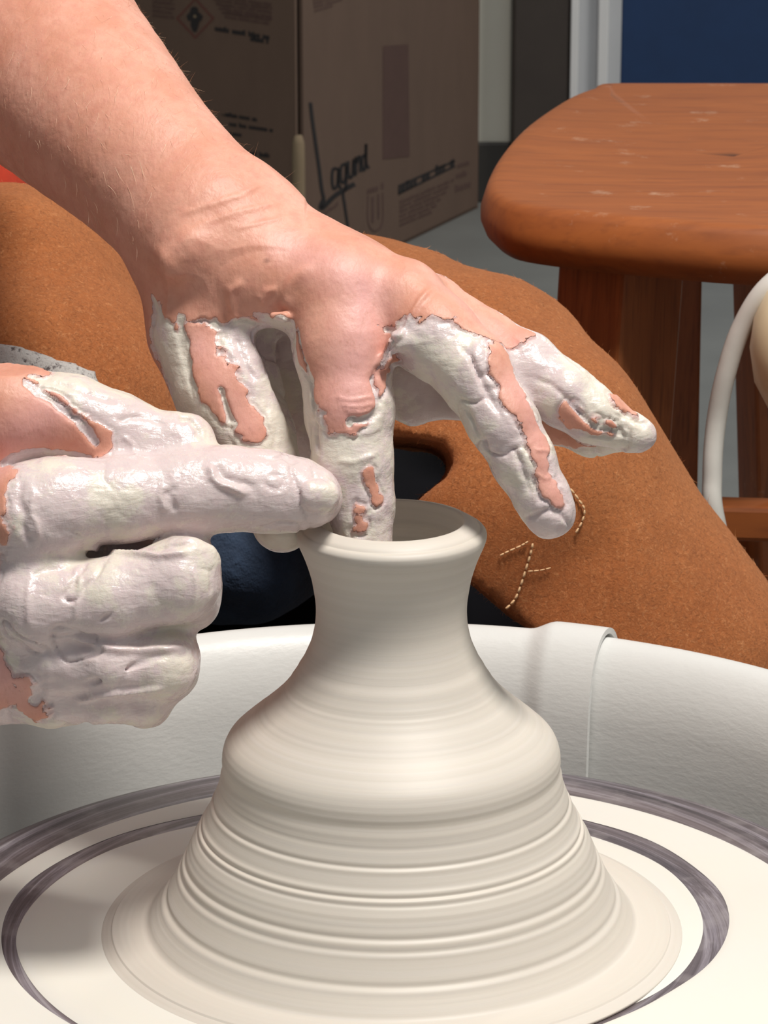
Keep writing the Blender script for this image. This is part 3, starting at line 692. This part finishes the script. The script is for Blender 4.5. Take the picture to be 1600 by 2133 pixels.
for fx, fy, dx, dy in ((.19, .33, .07, -.09), (-.17, .32, .02, -.08)):
    fv = Vol((fx-.1, fy-.2, -.001), (fx+.16, fy+.1, .12), .004)
    fv.add(wbone([(fx-dx*.25, fy-dy*.25, .05, .042), (fx+dx*.6, fy+dy*.6, .036, .038), (fx+dx*1.2, fy+dy*1.2, .03, .032)], .01))
    sl, PG2 = fv.block(fv.lo, fv.lo+fv.n*fv.v); fv.D = np.maximum(fv.D, (.0015-PG2[..., 2]).astype(np.float32)); V3, F3 = fv.quads(); mesh('shoe', V3, F3, M['black'], person)
jeans = mesh('jeans', V, F, M['denim'], person); jeans['label'] = 'dark navy denim jeans'
# grey towel lying over the nearer thigh
tp_ = np.array([(-200, 700), (0, 716), (60, 728), (120, 748), (170, 760), (200, 772), (212, 800), (230, 960), (-200, 960)], float)
tc = polysdf(XY, perspoly(tp_, 1.18)).astype(np.float32)*PD/FPX+((fbm(PG, 300, 2)-.5)*.0015).astype(np.float32)
vol.D = np.maximum(np.maximum(legN-.0075-((fbm(PG, 200, 2)-.5)*.004).astype(np.float32), tc), -(legN-.0008))
vol.D[dd > 1.26] = .05
V, F = vol.quads(); tw = mesh('towel', V, F, M['towel']); tag(tw, 'grey speckled terry towel on the leather apron just above the thumb', 'towel')
del PG, XY, dd, cut, fold, legN, legsD, tc, sh
# stitching on the apron
def hit(px, py):
    d = ray(px, py); t_ = 1.0
    for _ in range(60):
        P = (CAM+d*t_)[None]; s_ = float(evalsdf(LEG_R, P)[0]+((fbm(P*np.array([1, 1, .6]), 11, 2)-.5)*.009+(fbm(P, 35, 2)-.5)*.004+dimple(P))[0])
        if s_ < .0002: break
        t_ += s_*.8
    return CAM+d*(t_-.0008)
SV = []; SF = []
def stitch(pts, gap=(.62), r=.00055):
    gap = max(gap, .8)
    pts = smooth_path([(*p, 0) for p in pts], 2)
    for a, b in zip(pts[:-1], pts[1:]):
        b = a+(b-a)*gap; A = hit(a[0], a[1]); B = hit(b[0], b[1]); n0 = len(SV); d = B-A
        s1 = np.cross(d, FWD); s1 = s1/np.linalg.norm(s1)*r; mid = (A+B)/2-FWD*.0008
        for p, k in ((A, .55), (mid, .7), (B, .55)): SV.extend([p+s1*k, p-FWD*r*k, p-s1*k, p+FWD*r*k])
        for q in range(2):
            for c in range(4): SF.append((n0+q*4+c, n0+q*4+(c+1) % 4, n0+q*4+4+(c+1) % 4, n0+q*4+4+c))
stitch([(1110, 1132), (1104, 1158), (1094, 1190), (1084, 1222), (1072, 1250), (1052, 1270)], .8, .0008)
stitch([(1100, 1128), (1085, 1137), (1060, 1148), (1040, 1158)], .55)
stitch([(1166, 1000), (1188, 1018), (1206, 1042), (1218, 1062), (1212, 1088), (1198, 1112)], .6, .0007)
stitch([(1100, 1190), (1125, 1188), (1150, 1182)], .5, .0004)
o = mesh('stitching', SV, SF, M['thread'], apron); o['kind'] = 'stuff'; o['label'] = 'loose cream thread stitches'
# suede fibres
def strips(name, P0, D0, L, wd, m, parent, seg=3, curl=.5):
    n = len(P0); V = np.zeros((n, seg+1, 2, 3)); side = np.cross(D0, RNG.randn(n, 3)); side /= np.linalg.norm(side, axis=1)[:, None]
    bend = RNG.randn(n, 3)*curl; p = P0.copy(); d = D0.copy()
    for s_ in range(seg+1):
        w_ = (wd*(1-s_/seg*.85))[:, None]; V[:, s_, 0] = p-side*w_; V[:, s_, 1] = p+side*w_
        d = d+bend/seg; d /= np.linalg.norm(d, axis=1)[:, None]; p = p+d*(L/seg)[:, None]
    b = np.arange(n)[:, None]*(seg+1)*2+np.arange(seg)[None]*2; b = b.ravel()
    F = np.stack([b, b+1, b+3, b+2], 1); o = mesh(name, V.reshape(-1, 3), F, m, parent); o['kind'] = 'stuff'; return o
vis = np.where(((AN@(-FWD)) > -.15) & (AV[:, 2] > .42))[0]
ix = RNG.choice(vis, 34000); tan = RNG.randn(len(ix), 3); tan -= AN[ix]*(tan*AN[ix]).sum(1)[:, None]; tan /= np.linalg.norm(tan, axis=1)[:, None]
dr = AN[ix]*RNG.uniform(.15, .6, (len(ix), 1))+tan; dr /= np.linalg.norm(dr, axis=1)[:, None]
strips('suede_nap', AV[ix]+tan*.001, dr, RNG.uniform(.0012, .0045, len(ix)), RNG.uniform(.00006, .00016, len(ix)), M['fuzz'], apron, 3, .9)
# ---- hands and arms
UPPER = []
UPPER += bone([tuple(p) for p in smooth_path([(-600, -420, 1.31, 330), (-430, -300, 1.24, 310), (-112, -78, 1.13, 270), (130, 168, 1.045, 216), (285, 325, 1.005, 176), (385, 425, .992, 164), (452, 492, .985, 160)], 5)], .0015, (FWD, .92))
# back of the hand: metacarpals
UPPER += bone([(440, 500, .985, 150), (520, 570, .978, 118), (700, 610, .966, 104)], .012)
UPPER += bone([(500, 486, .985, 108), (660, 560, .978, 84), (832, 618, .966, 80)], .010)
UPPER += bone([(560, 484, .990, 76), (740, 584, .988, 74), (900, 648, .978, 66)], .009)
UPPER += bone([(500, 535, 1.00, 100), (760, 655, 1.005, 86), (900, 700, .998, 70)], .008)
# index finger straight down into the pot
UPPER += bone([(704, 620, .965, 106), (716, 720, .961, 100), (728, 850, .958, 92)], .006)
UPPER += bone([(728, 850, .958, 92), (735, 965, .958, 84), (752, 1050, .9585, 70), (757, 1120, .9585, 64)], .004)
# middle finger
UPPER += bone([(846, 632, .962, 84), (905, 700, .956, 86), (985, 772, .950, 80)], .0045)
UPPER += bone([(985, 772, .950, 80), (1045, 875, .947, 74), (1090, 960, .947, 68), (1130, 1038, .947, 60), (1146, 1070, .947, 56)], .003)
# ring finger
UPPER += bone([(905, 650, .975, 74), (1010, 715, .968, 66), (1092, 760, .962, 70)], .004)
UPPER += bone([(1092, 760, .962, 70), (1180, 826, .958, 68), (1235, 866, .957, 62), (1318, 903, .957, 40), (1335, 908, .957, 34)], .003)
# little finger, lower and behind
UPPER += bone([(880, 700, .999, 66), (1010, 775, .995, 62), (1130, 855, .983, 66), (1240, 893, .972, 56), (1290, 900, .968, 42)], .004)
# thumb
UPPER += bone([(400, 560, .990, 98), (425, 690, .984, 104), (478, 815, .976, 102), (522, 905, .972, 88)], .010)
UPPER += bone([(522, 905, .972, 88), (560, 1000, .970, 74), (585, 1085, .969, 60), (588, 1098, .969, 54)], .004)
# palm seen in the gap between thumb and index
UPPER += bone([(570, 740, 1.000, 62), (640, 880, 1.005, 70), (700, 960, 1.005, 40)], .004)
UPPER += bone([(810, 800, 1.002, 50), (860, 835, 1.000, 42), (960, 840, .995, 40)], .006)
UPPER += bone([(640, 640, 1.00, 100), (820, 770, 1.00, 85)], .008)
# tendons, wrist knob
UPPER += bone([(362, 545, .962, 24), (395, 520, .962, 30)], .010)
UPPER += bone([(545, 440, .985, 48), (520, 425, .985, 48)], .012)
UPSUB = bone([(568, 716, .952, 40), (590, 780, .950, 32), (628, 900, .950, 13)], .005)+bone([(568, 716, .972, 36), (592, 780, .970, 28), (630, 900, .968, 13)], .005)
UPPER += bone([(590, 664, .955, 14), (570, 660, .956, 10)], .002)+bone([(835, 712, .947, 22), (860, 712, .946, 18)], .002)+bone([(798, 760, .948, 12), (826, 706, .946, 16)], .002)
LOWER = []
# index finger pointing at the rim
LOWER += bone([(60, 1070, .930, 100), (130, 1052, .932, 96), (260, 1040, .936, 88), (395, 1024, .940, 86), (470, 1018, .942, 86), (560, 1024, .9445, 82), (628, 1032, .946, 70), (655, 1036, .946, 58)], .005)
# thumb on top
LOWER += bone([(-120, 905, .952, 120), (20, 858, .950, 98), (150, 868, .950, 82), (245, 900, .950, 76), (320, 925, .950, 62), (385, 920, .950, 54), (394, 918, .950, 48)], .006)
# curled middle, ring, little: proximal segments facing us, then folding away
LOWER += bone([(90, 1262, .932, 96), (230, 1248, .930, 86), (372, 1210, .931, 88)], .003)+bone([(372, 1210, .931, 88), (376, 1224, .958, 78), (250, 1235, .972, 72)], .003)
LOWER += bone([(110, 1372, .937, 76), (230, 1385, .933, 68), (340, 1386, .936, 72)], .003)+bone([(340, 1386, .936, 72), (335, 1386, .958, 66), (240, 1380, .970, 60)], .003)
LOWER += bone([(120, 1446, .943, 62), (220, 1452, .940, 56), (300, 1454, .943, 56)], .003)+bone([(300, 1454, .943, 56), (290, 1450, .962, 52), (200, 1440, .972, 48)], .003)
LOWER += bone([(395, 1148, .925, 22), (430, 1160, .927, 22)], .006)
LOWER += bone([(80, 1155, .948, 60), (200, 1148, .950, 42), (330, 1150, .952, 40)], .004)
LOWER += bone([(130, 1325, .950, 50), (360, 1322, .952, 46)], .004)+bone([(130, 1425, .955, 44), (320, 1424, .956, 40)], .004)
LOWER += bone([(402, 1172, .940, 50), (404, 1262, .942, 50)], .006)+bone([(362, 1366, .944, 48), (358, 1406, .946, 48)], .006)+bone([(312, 1440, .950, 38), (306, 1470, .950, 38)], .006)
# knuckles and back of the hand running off to the left
LOWER += bone([(60, 1250, .936, 90), (-140, 1220, .950, 120), (-330, 1200, .970, 150)], .010)
LOWER += bone([(60, 1085, .936, 100), (-140, 1120, .950, 120), (-330, 1170, .970, 150)], .010)
LOWER += bone([(90, 1380, .944, 80), (-120, 1360, .955, 130), (-330, 1260, .975, 150)], .010)
LOWER += bone([(110, 1440, .950, 66), (-120, 1430, .960, 80), (-330, 1300, .980, 140)], .010)
LOWER += bone([(-330, 1215, .975, 165), (-700, 1180, 1.02, 190), (-1300, 1050, 1.10, 240), (-1900, 900, 1.18, 290)], .012)
LOWER += bone([(645, 1030, .9375, 40), (672, 1032, .9385, 38)], .0015)
LOWSUB = bone([(190, 1152, .915, 7), (390, 1136, .918, 5)], .004)+bone([(150, 1440, .925, 3), (400, 1336, .925, 3)], .002)
def patches(L):
    return [(W(*a[:3]), W(*b[:3]), a[3]*a[2]/FPX, b[3]*b[2]/FPX) for seg in L for a, b in zip(seg[:-1], seg[1:])]
SK_U = patches([[(-400, -200, 1.2, 600), (100, 180, 1.03, 420), (360, 400, .98, 175)], [(380, 400, .97, 190), (480, 500, .962, 165), (600, 540, .958, 118), (760, 590, .955, 105)], [(540, 380, .980, 130), (700, 470, .985, 130), (870, 540, .985, 95)], [(450, 280, 1.00, 150), (600, 410, .99, 125)], [(345, 545, .970, 90), (388, 600, .965, 66)], [(318, 560, .985, 90), (330, 700, .985, 60)], [(440, 560, .955, 100), (560, 600, .950, 62)],
                [(640, 480, .97, 130), (820, 560, .96, 110), (900, 600, .965, 62), (970, 650, .965, 50), (1070, 690, .955, 42)],
                [(690, 640, .950, 84), (716, 740, .946, 80), (728, 835, .944, 68)],
                [(700, 700, .952, 92), (735, 760, .948, 86)],
                [(845, 622, .958, 92), (925, 655, .952, 72), (1005, 690, .950, 44)],
                [(330, 520, .985, 70), (325, 640, .985, 64), (335, 760, .985, 50), (370, 850, .985, 36)],
                [(412, 715, .967, 42), (455, 800, .961, 46), (512, 880, .958, 30), (535, 905, .958, 22)],
                [(1035, 735, .941, 30), (1075, 790, .937, 34), (1130, 905, .936, 30), (1140, 985, .936, 24), (1160, 1045, .938, 18)],
                [(1195, 868, .950, 26), (1265, 888, .951, 20)], [(1285, 826, .952, 14), (1320, 852, .953, 12)], [(1130, 905, .975, 40), (1220, 930, .962, 26)],
                [(770, 985, .946, 9), (787, 1042, .948, 11)], [(752, 1068, .949, 13), (742, 1100, .949, 12)]])
SK_L = patches([[(-900, 1100, 1.0, 560), (-300, 1150, .96, 300), (-160, 1180, .95, 190)], [(-60, 960, .93, 90), (-40, 1150, .93, 66), (-80, 1300, .93, 70)],
                [(-20, 1000, .925, 52), (5, 1100, .92, 32)], [(-60, 850, .94, 130), (60, 870, .936, 72), (150, 900, .936, 48), (210, 925, .938, 28)], [(40, 790, .945, 62), (-20, 790, .945, 80)],
                [(-60, 1470, .935, 80), (30, 1460, .93, 46), (60, 1490, .935, 40)], [(-20, 1390, .93, 40), (10, 1420, .93, 26)]])
def pdist(P, pats):
    d = np.full(len(P), 1.0)
    for A, B, ra, rb in pats:
        d = np.minimum(d, dcap(P, A, B, ra, rb))
    return d
def surf(V, px, py):
    r = ray(px, py); r = r/np.linalg.norm(r); q = V-CAM; near = q@r; perp = np.linalg.norm(q-near[:, None]*r, axis=1)
    c = np.where(perp < .0012)[0]
    if len(c) == 0: c = np.array([perp.argmin()])
    return V[c[near[c].argmin()]]
def pathdist(V, pts, wd):
    P = [surf(V, x, y) for x, y in smooth_path2(pts)]; lo = np.min(P, 0)-.006; hi = np.max(P, 0)+.006
    ix = np.where(((V > lo) & (V < hi)).all(1))[0]; d = np.full(len(ix), 1.0)
    g = np.zeros(len(ix)); n = len(P)-1
    for i, (A, B) in enumerate(zip(P[:-1], P[1:])):
        q = dcap(V[ix], A, B, 0, 0); d = np.minimum(d, q)
        if n > 2:
            AB = B-A; tt = np.clip(((V[ix]-A)@AB)/max(AB@AB, 1e-12), 0, 1); w_ = np.clip(np.sin(math.pi*(i+tt)/n)*2.2, .0, 1)
        else: w_ = 1
        g = np.maximum(g, w_*np.exp(-(q/wd)**2))
    return ix, d, g
def smooth_path2(pts):
    return [(p[0], p[1]) for p in smooth_path([(*p, 0) for p in pts], 3)] if len(pts) > 2 else pts
def hand_mesh(prims, subs, lo, hi, vox, pats, marks, seed):
    v = Vol(lo, hi, vox); v.add(prims); v.add(subs, True)
    V, F = v.quads(); N = vnormals(V, F)
    d = pdist(V, pats)*1000   # mm, positive = covered by slip
    nz = (fbm(V, 150, 3)-.5)*6.5+(fbm(V, 600, 2, 5)-.5)*2.2; d = d+nz
    hm = np.zeros(len(V))
    for pts, hh, wd, slip in marks:
        ix, q, g = pathdist(V, pts, wd); hm[ix] += hh*g*((.55+.9*vnoise(V[ix], 300, 3)) if slip else 1)
        if slip: d[ix] = np.maximum(d[ix], 2.6*np.clip(1.15-q/wd, -5, 1)+nz[ix]*.45+(fbm(V[ix], 420, 2, 7)-.5)*3)
    cm = sst(-.1, .6, d)
    # slip relief: soft smears, a few torn ridges and a lip along the edge
    Q = V+(np.stack([vnoise(V, 90, 1), vnoise(V, 90, 2), vnoise(V, 90, 3)], -1)-.5)*.010
    rid = 1-np.abs(2*fbm(Q, 85, 2, 9+seed)-1); rid = np.clip((rid-.90)/.10, 0, 1)**1.3
    h = cm*(.00025+.0011*(fbm(Q, 110, 2, 4)-.4)+.0010*rid*sst(.45, .8, vnoise(V, 50, 8))+.00028*(fbm(Q, 420, 2, 2)-.5)) + .0007*np.exp(-((d-.9)/.7)**2)*vnoise(V, 90, 6)*1.3
    h = h+(1-cm)*.00014*(fbm(V, 380, 2, 3)-.5)+hm
    return V+N*h[:, None], F, d
MARK_U = [([(848, 704), (812, 716), (790, 745), (783, 785), (798, 830), (796, 858), (765, 876), (722, 884)], .0011, .0012, 1),
          ([(632, 765), (642, 830), (648, 890), (656, 950)], .0009, .0010, 1), ([(612, 690), (628, 760)], .0005, .0008, 1),
          ([(946, 707), (985, 742), (1006, 785), (1018, 825), (1040, 870)], .0009, .0009, 1), ([(1060, 930), (1085, 985), (1100, 1040)], .0008, .0009, 1),
          ([(960, 850), (985, 900), (1010, 945)], .0007, .0009, 1), ([(1094, 782), (1140, 800), (1180, 832), (1215, 880), (1262, 902), (1330, 922)], .0008, .0009, 1),
          ([(1075, 1085), (1120, 1078), (1165, 1068), (1195, 1090)], .0009, .0010, 1), ([(455, 805), (462, 845), (478, 885)], .0010, .0009, 1), ([(492, 690), (512, 740), (540, 790)], .0007, .0012, 1),
          ([(366, 665), (374, 710), (380, 760), (398, 830)], .0007, .0017, 1), ([(1150, 700), (1200, 745), (1260, 800)], .0004, .0012, 1), ([(1290, 870), (1320, 862), (1355, 890)], .0009, .0010, 1),
          ([(690, 960), (740, 955), (800, 945)], -.0005, .0008, 0), ([(680, 905), (740, 915), (805, 890)], -.0004, .0007, 0),
          # skin creases
          ([(905, 590), (865, 630), (838, 680), (828, 706)], -.0010, .0010, 0), ([(700, 838), (740, 846), (790, 838)], -.0004, .0006, 0), ([(708, 858), (745, 862), (786, 852)], -.0004, .0006, 0), ([(690, 818), (740, 828), (792, 822)], -.0003, .0006, 0),
          ([(596, 650), (590, 615), (606, 580), (645, 552)], -.0011, .0022, 0), ([(498, 680), (482, 650), (478, 610), (498, 585)], -.0010, .0014, 0), ([(540, 640), (545, 620), (570, 600)], -.0009, .0012, 0),
          ([(560, 372), (500, 400), (420, 425), (370, 440)], -.0004, .0012, 0), ([(600, 410), (540, 425), (460, 445), (400, 470)], -.0003, .0011, 0), ([(612, 440), (560, 455), (480, 470)], -.0003, .0010, 0),
          ([(1065, 690), (1085, 710), (1092, 730)], -.0003, .0007, 0), ([(1120, 930), (1140, 935), (1162, 925)], -.0004, .0006, 0), ([(1110, 985), (1140, 992), (1170, 985)], -.0003, .0005, 0),
          ([(455, 690), (485, 730), (505, 775)], -.0006, .0009, 0), ([(340, 560), (345, 620), (335, 680)], -.0005, .0012, 0)]
MARK_L = [([(440, 958), (448, 990), (478, 1012), (530, 1030)], -.0013, .0011, 0), ([(455, 955), (470, 985), (505, 1000), (545, 1012)], .0009, .0012, 1), ([(345, 1000), (340, 1035), (350, 1075)], -.0007, .0010, 0), ([(360, 1000), (358, 1040), (372, 1075)], .0007, .0011, 1),
          ([(618, 1058), (614, 1015), (640, 988), (675, 985), (702, 1005)], .0007, .0008, 1), ([(624, 1060), (650, 1080), (688, 1066)], .0005, .0008, 1),
          ([(560, 990), (585, 980), (598, 998), (588, 1015), (566, 1012), (560, 990)], .0006, .0009, 1), ([(42, 985), (38, 1040), (45, 1100), (60, 1150)], .0010, .0014, 1), ([(60, 1000), (72, 1070), (85, 1140)], -.0006, .0008, 0),
          ([(60, 790), (110, 830), (160, 880), (205, 945)], .0009, .0014, 1), ([(70, 775), (150, 800), (250, 830)], .0005, .0012, 1), ([(375, 872), (390, 862), (412, 880), (425, 905)], .0012, .0012, 1), ([(240, 870), (300, 860), (350, 880)], .0006, .0010, 1), ([(260, 900), (280, 930), (300, 945)], -.0005, .0008, 0),
          ([(155, 1170), (160, 1230), (152, 1310)], -.0006, .0008, 0), ([(60, 1190), (48, 1260), (60, 1320)], -.0005, .0010, 0), ([(410, 1170), (414, 1230), (405, 1290)], -.0005, .0008, 0),
          ([(150, 1338), (185, 1342), (250, 1348), (330, 1346), (400, 1342)], -.0018, .0012, 0), ([(150, 1470), (200, 1456), (260, 1450), (350, 1440)], -.0018, .0012, 0), ([(180, 1152), (240, 1146), (330, 1150), (400, 1140)], -.0016, .0011, 0),
          ([(60, 1190), (110, 1178), (160, 1170)], .0006, .0011, 1), ([(270, 1140), (340, 1132), (420, 1122)], .0007, .0010, 1), ([(60, 1400), (85, 1430), (70, 1470)], .0008, .0013, 1), ([(90, 1340), (150, 1335), (210, 1340)], .0005, .0010, 1)]
ulo = (W(-60, 600, 1.03)[0], .0, .60); uv1 = W(1380, 400, .96); 
Vu, Fu, du = hand_mesh(UPPER, UPSUB, (-.152, -.045, .605), (.098, .15, .795), .00064, SK_U, MARK_U, 0)
Vl, Fl, dl = hand_mesh(LOWER, LOWSUB, (-.165, -.055, .56), (-.014, .075, .685), .00064, SK_L, MARK_L, 3)
# trim the open ends so that the coarse arms take over outside the frame
def clip(V, F, d, keep):
    k = keep(V); f = k[F].all(1); F = F[f]; u = np.unique(F); m = np.full(len(V), -1); m[u] = np.arange(len(u)); return V[u], m[F], d[u]
Vu, Fu, du = clip(Vu, Fu, du, lambda V: (V[:, 0] > -.150) & (V[:, 2] < .793) & (V[:, 1] < .148))
Vl, Fl, dl = clip(Vl, Fl, dl, lambda V: V[:, 0] > -.163)
# coarse body: arms, torso, head (outside the picture)
def wp(px, py, d, r): p = W(px, py, d); return (*p, r*d/FPX)
eu = wp(-430, -300, 1.24, 310); el = wp(-1900, 900, 1.18, 290)
sh_u = (-.40, .50, 1.05); sh_l = (-.56, .28, 1.05)
CO = []
CO += wbone([wp(130, 168, 1.045, 215), wp(-112, -78, 1.13, 274), eu, (-.33, .42, .93, .052), (*sh_u, .065)], .012)
CO += wbone([wp(-330, 1215, .975, 163), wp(-700, 1180, 1.02, 189), wp(-1300, 1050, 1.10, 239), el, (-.50, .12, .86, .054), (*sh_l, .066)], .012)
CO += wbone([(*sh_u, .07), (-.50, .41, 1.08, .09), (*sh_l, .07)], .04)+wbone([(-.49, .41, 1.02, .14), (-.44, .46, .86, .13), (-.38, .52, .68, .13), (-.33, .55, .58, .13)], .05)
CO += wbone([(-.49, .40, 1.10, .06), (-.46, .36, 1.19, .055)], .03)+wbone([(-.45, .345, 1.27, .082), (-.43, .325, 1.33, .088)], .03)+wbone([(-.41, .30, 1.225, .055), (-.40, .29, 1.215, .05)], .03)
CO += wbone([(-.37, .262, 1.285, .010), (-.352, .247, 1.262, .014)], .012)       # nose
CO += wbone([(-.385, .277, 1.232, .012), (-.372, .285, 1.234, .010)], .008)+wbone([(-.40, .262, 1.234, .010), (-.385, .272, 1.232, .012)], .008)   # lips
CO += wbone([(-.465, .262, 1.285, .018), (-.47, .26, 1.26, .012)], .008)+wbone([(-.38, .40, 1.285, .018), (-.385, .40, 1.26, .012)], .008)  # ears
cv = Vol((-.66, -.35, .50), (-.09, .72, 1.46), .005); cv.add(CO); Vc, Fc = cv.quads()
zz = np.zeros(len(Vc)); dc = np.full(len(Vc), -8.)
Vc, Fc, dc = clip(Vc, Fc, dc, lambda V: ~(((V[:, 0] > -.145) & (V[:, 2] < .786) & (V[:, 1] < .144))))
VV = np.concatenate([Vu, Vl, Vc]); FF = np.concatenate([Fu, Fl+len(Vu), Fc+len(Vu)+len(Vl)]); D = np.concatenate([du, dl, dc])
body = mesh('body', VV, FF, M['body'], person)
attr(body, 'clay', np.clip(.5+D*.45, -1, 2))
fil = np.concatenate([.47+1.3*(fbm(Vu, 60, 2, 3)-.5), .64+1.2*(fbm(Vl, 60, 2, 3)-.5), dc*0])
# slip film amount, varying at random over both hands
attr(body, 'film', fil)
pk = pdist(VV, patches([[(600, 520, .96, 60), (760, 600, .95, 90), (730, 840, .945, 90)], [(860, 600, .96, 60), (1100, 720, .95, 60)], [(420, 720, .965, 60), (520, 890, .96, 50)], [(1080, 800, .94, 60), (1160, 1050, .94, 50)], [(-200, 1000, .94, 150), (-50, 1000, .93, 100), (100, 860, .935, 80)], [(-60, 1000, .94, 90), (0, 1480, .93, 100)]]))
attr(body, 'pink', np.clip(-pk*60, 0, .85))
mo = np.zeros(len(VV))
tree_pts = [(555, 541, 7), (662, 543, 8), (540, 588, 4), (470, 545, 4)]
front = VV@FWD-CAM@FWD
for x, y, r in tree_pts:
    pc = W(x, y, 1.0)-CAM; pc /= np.linalg.norm(pc); q = VV-CAM; perp = np.linalg.norm(q-(q@pc)[:, None]*pc, axis=1); near = q@pc
    c = perp < .004
    if c.any():
        n0 = near[c].min(); P0 = VV[np.where(c)[0][np.argmin(near[c])]]
        mo = np.maximum(mo, np.clip(1.6-np.linalg.norm((VV-(CAM+pc*n0)), axis=1)/(r*.96/FPX), 0, 1))
attr(body, 'mole', mo)
# arm hair: fine pale strands on the forearm
NN = vnormals(Vu, Fu)
ax0 = W(385, 425, .992); ax1 = W(-150, -20, 1.13); axd = (ax0-ax1)/np.linalg.norm(ax0-ax1)
tpos = (Vu-ax0)@axd
cand = np.where((tpos < .018) & (du < -1.5))[0]
p_ = np.clip(1-(tpos[cand]+.02)/.05, .12, 1); p_ /= p_.sum()
ix = RNG.choice(cand, 9000, p=p_); n_ = NN[ix]
sd = np.cross(n_, axd); dr = axd*.75+n_*.42+sd*RNG.uniform(-.1, .75, (len(ix), 1)); dr /= np.linalg.norm(dr, axis=1)[:, None]
strips('arm_hair', Vu[ix], dr, RNG.uniform(.004, .012, len(ix)), np.full(len(ix), .00005), M['hairm'], person, 4, .55)
# shirt over torso and upper sleeve
sv = Vol((-.66, .12, .52), (-.10, .74, 1.2), .006)
sv.add(wbone([(-.51, .41, 1.03, .152), (-.46, .45, .88, .15), (-.38, .52, .72, .145), (-.30, .55, .66, .140)], .05)+wbone([(*sh_u, .078), (-.365, .455, .98, .068)], .03)+wbone([(*sh_l, .079), (-.53, .20, .95, .068)], .03)+wbone([(*sh_u, .078), (-.51, .41, 1.075, .095), (*sh_l, .078)], .04))
sl, PG = sv.block(sv.lo, sv.lo+sv.n*sv.v); sv.D += ((fbm(PG, 14, 3)-.5)*.02).astype(np.float32)
V, F = sv.quads(); sh_ = mesh('shirt', V, F, M['shirt'], person); sh_['label'] = 'orange-red shirt'
# short hair cap
hv = Vol((-.56, .22, 1.2), (-.33, .46, 1.45), .004)
hv.add(wbone([(-.462, .365, 1.275, .088), (-.443, .345, 1.345, .089)], .03)); sl, PG = hv.block(hv.lo, hv.lo+hv.n*hv.v)
fd = np.array([.65, -.75, .1]); hv.D = np.maximum(hv.D, ((PG-np.array([-.44, .335, 1.30]))@fd-.035-(PG[..., 2]-1.30)*.35).astype(np.float32)); hv.D += ((fbm(PG, 60, 3)-.5)*.012).astype(np.float32)
V, F = hv.quads(); mesh('hair', V, F, simple('grey_brown_hair', (.20, .14, .10), .7, 200), person)
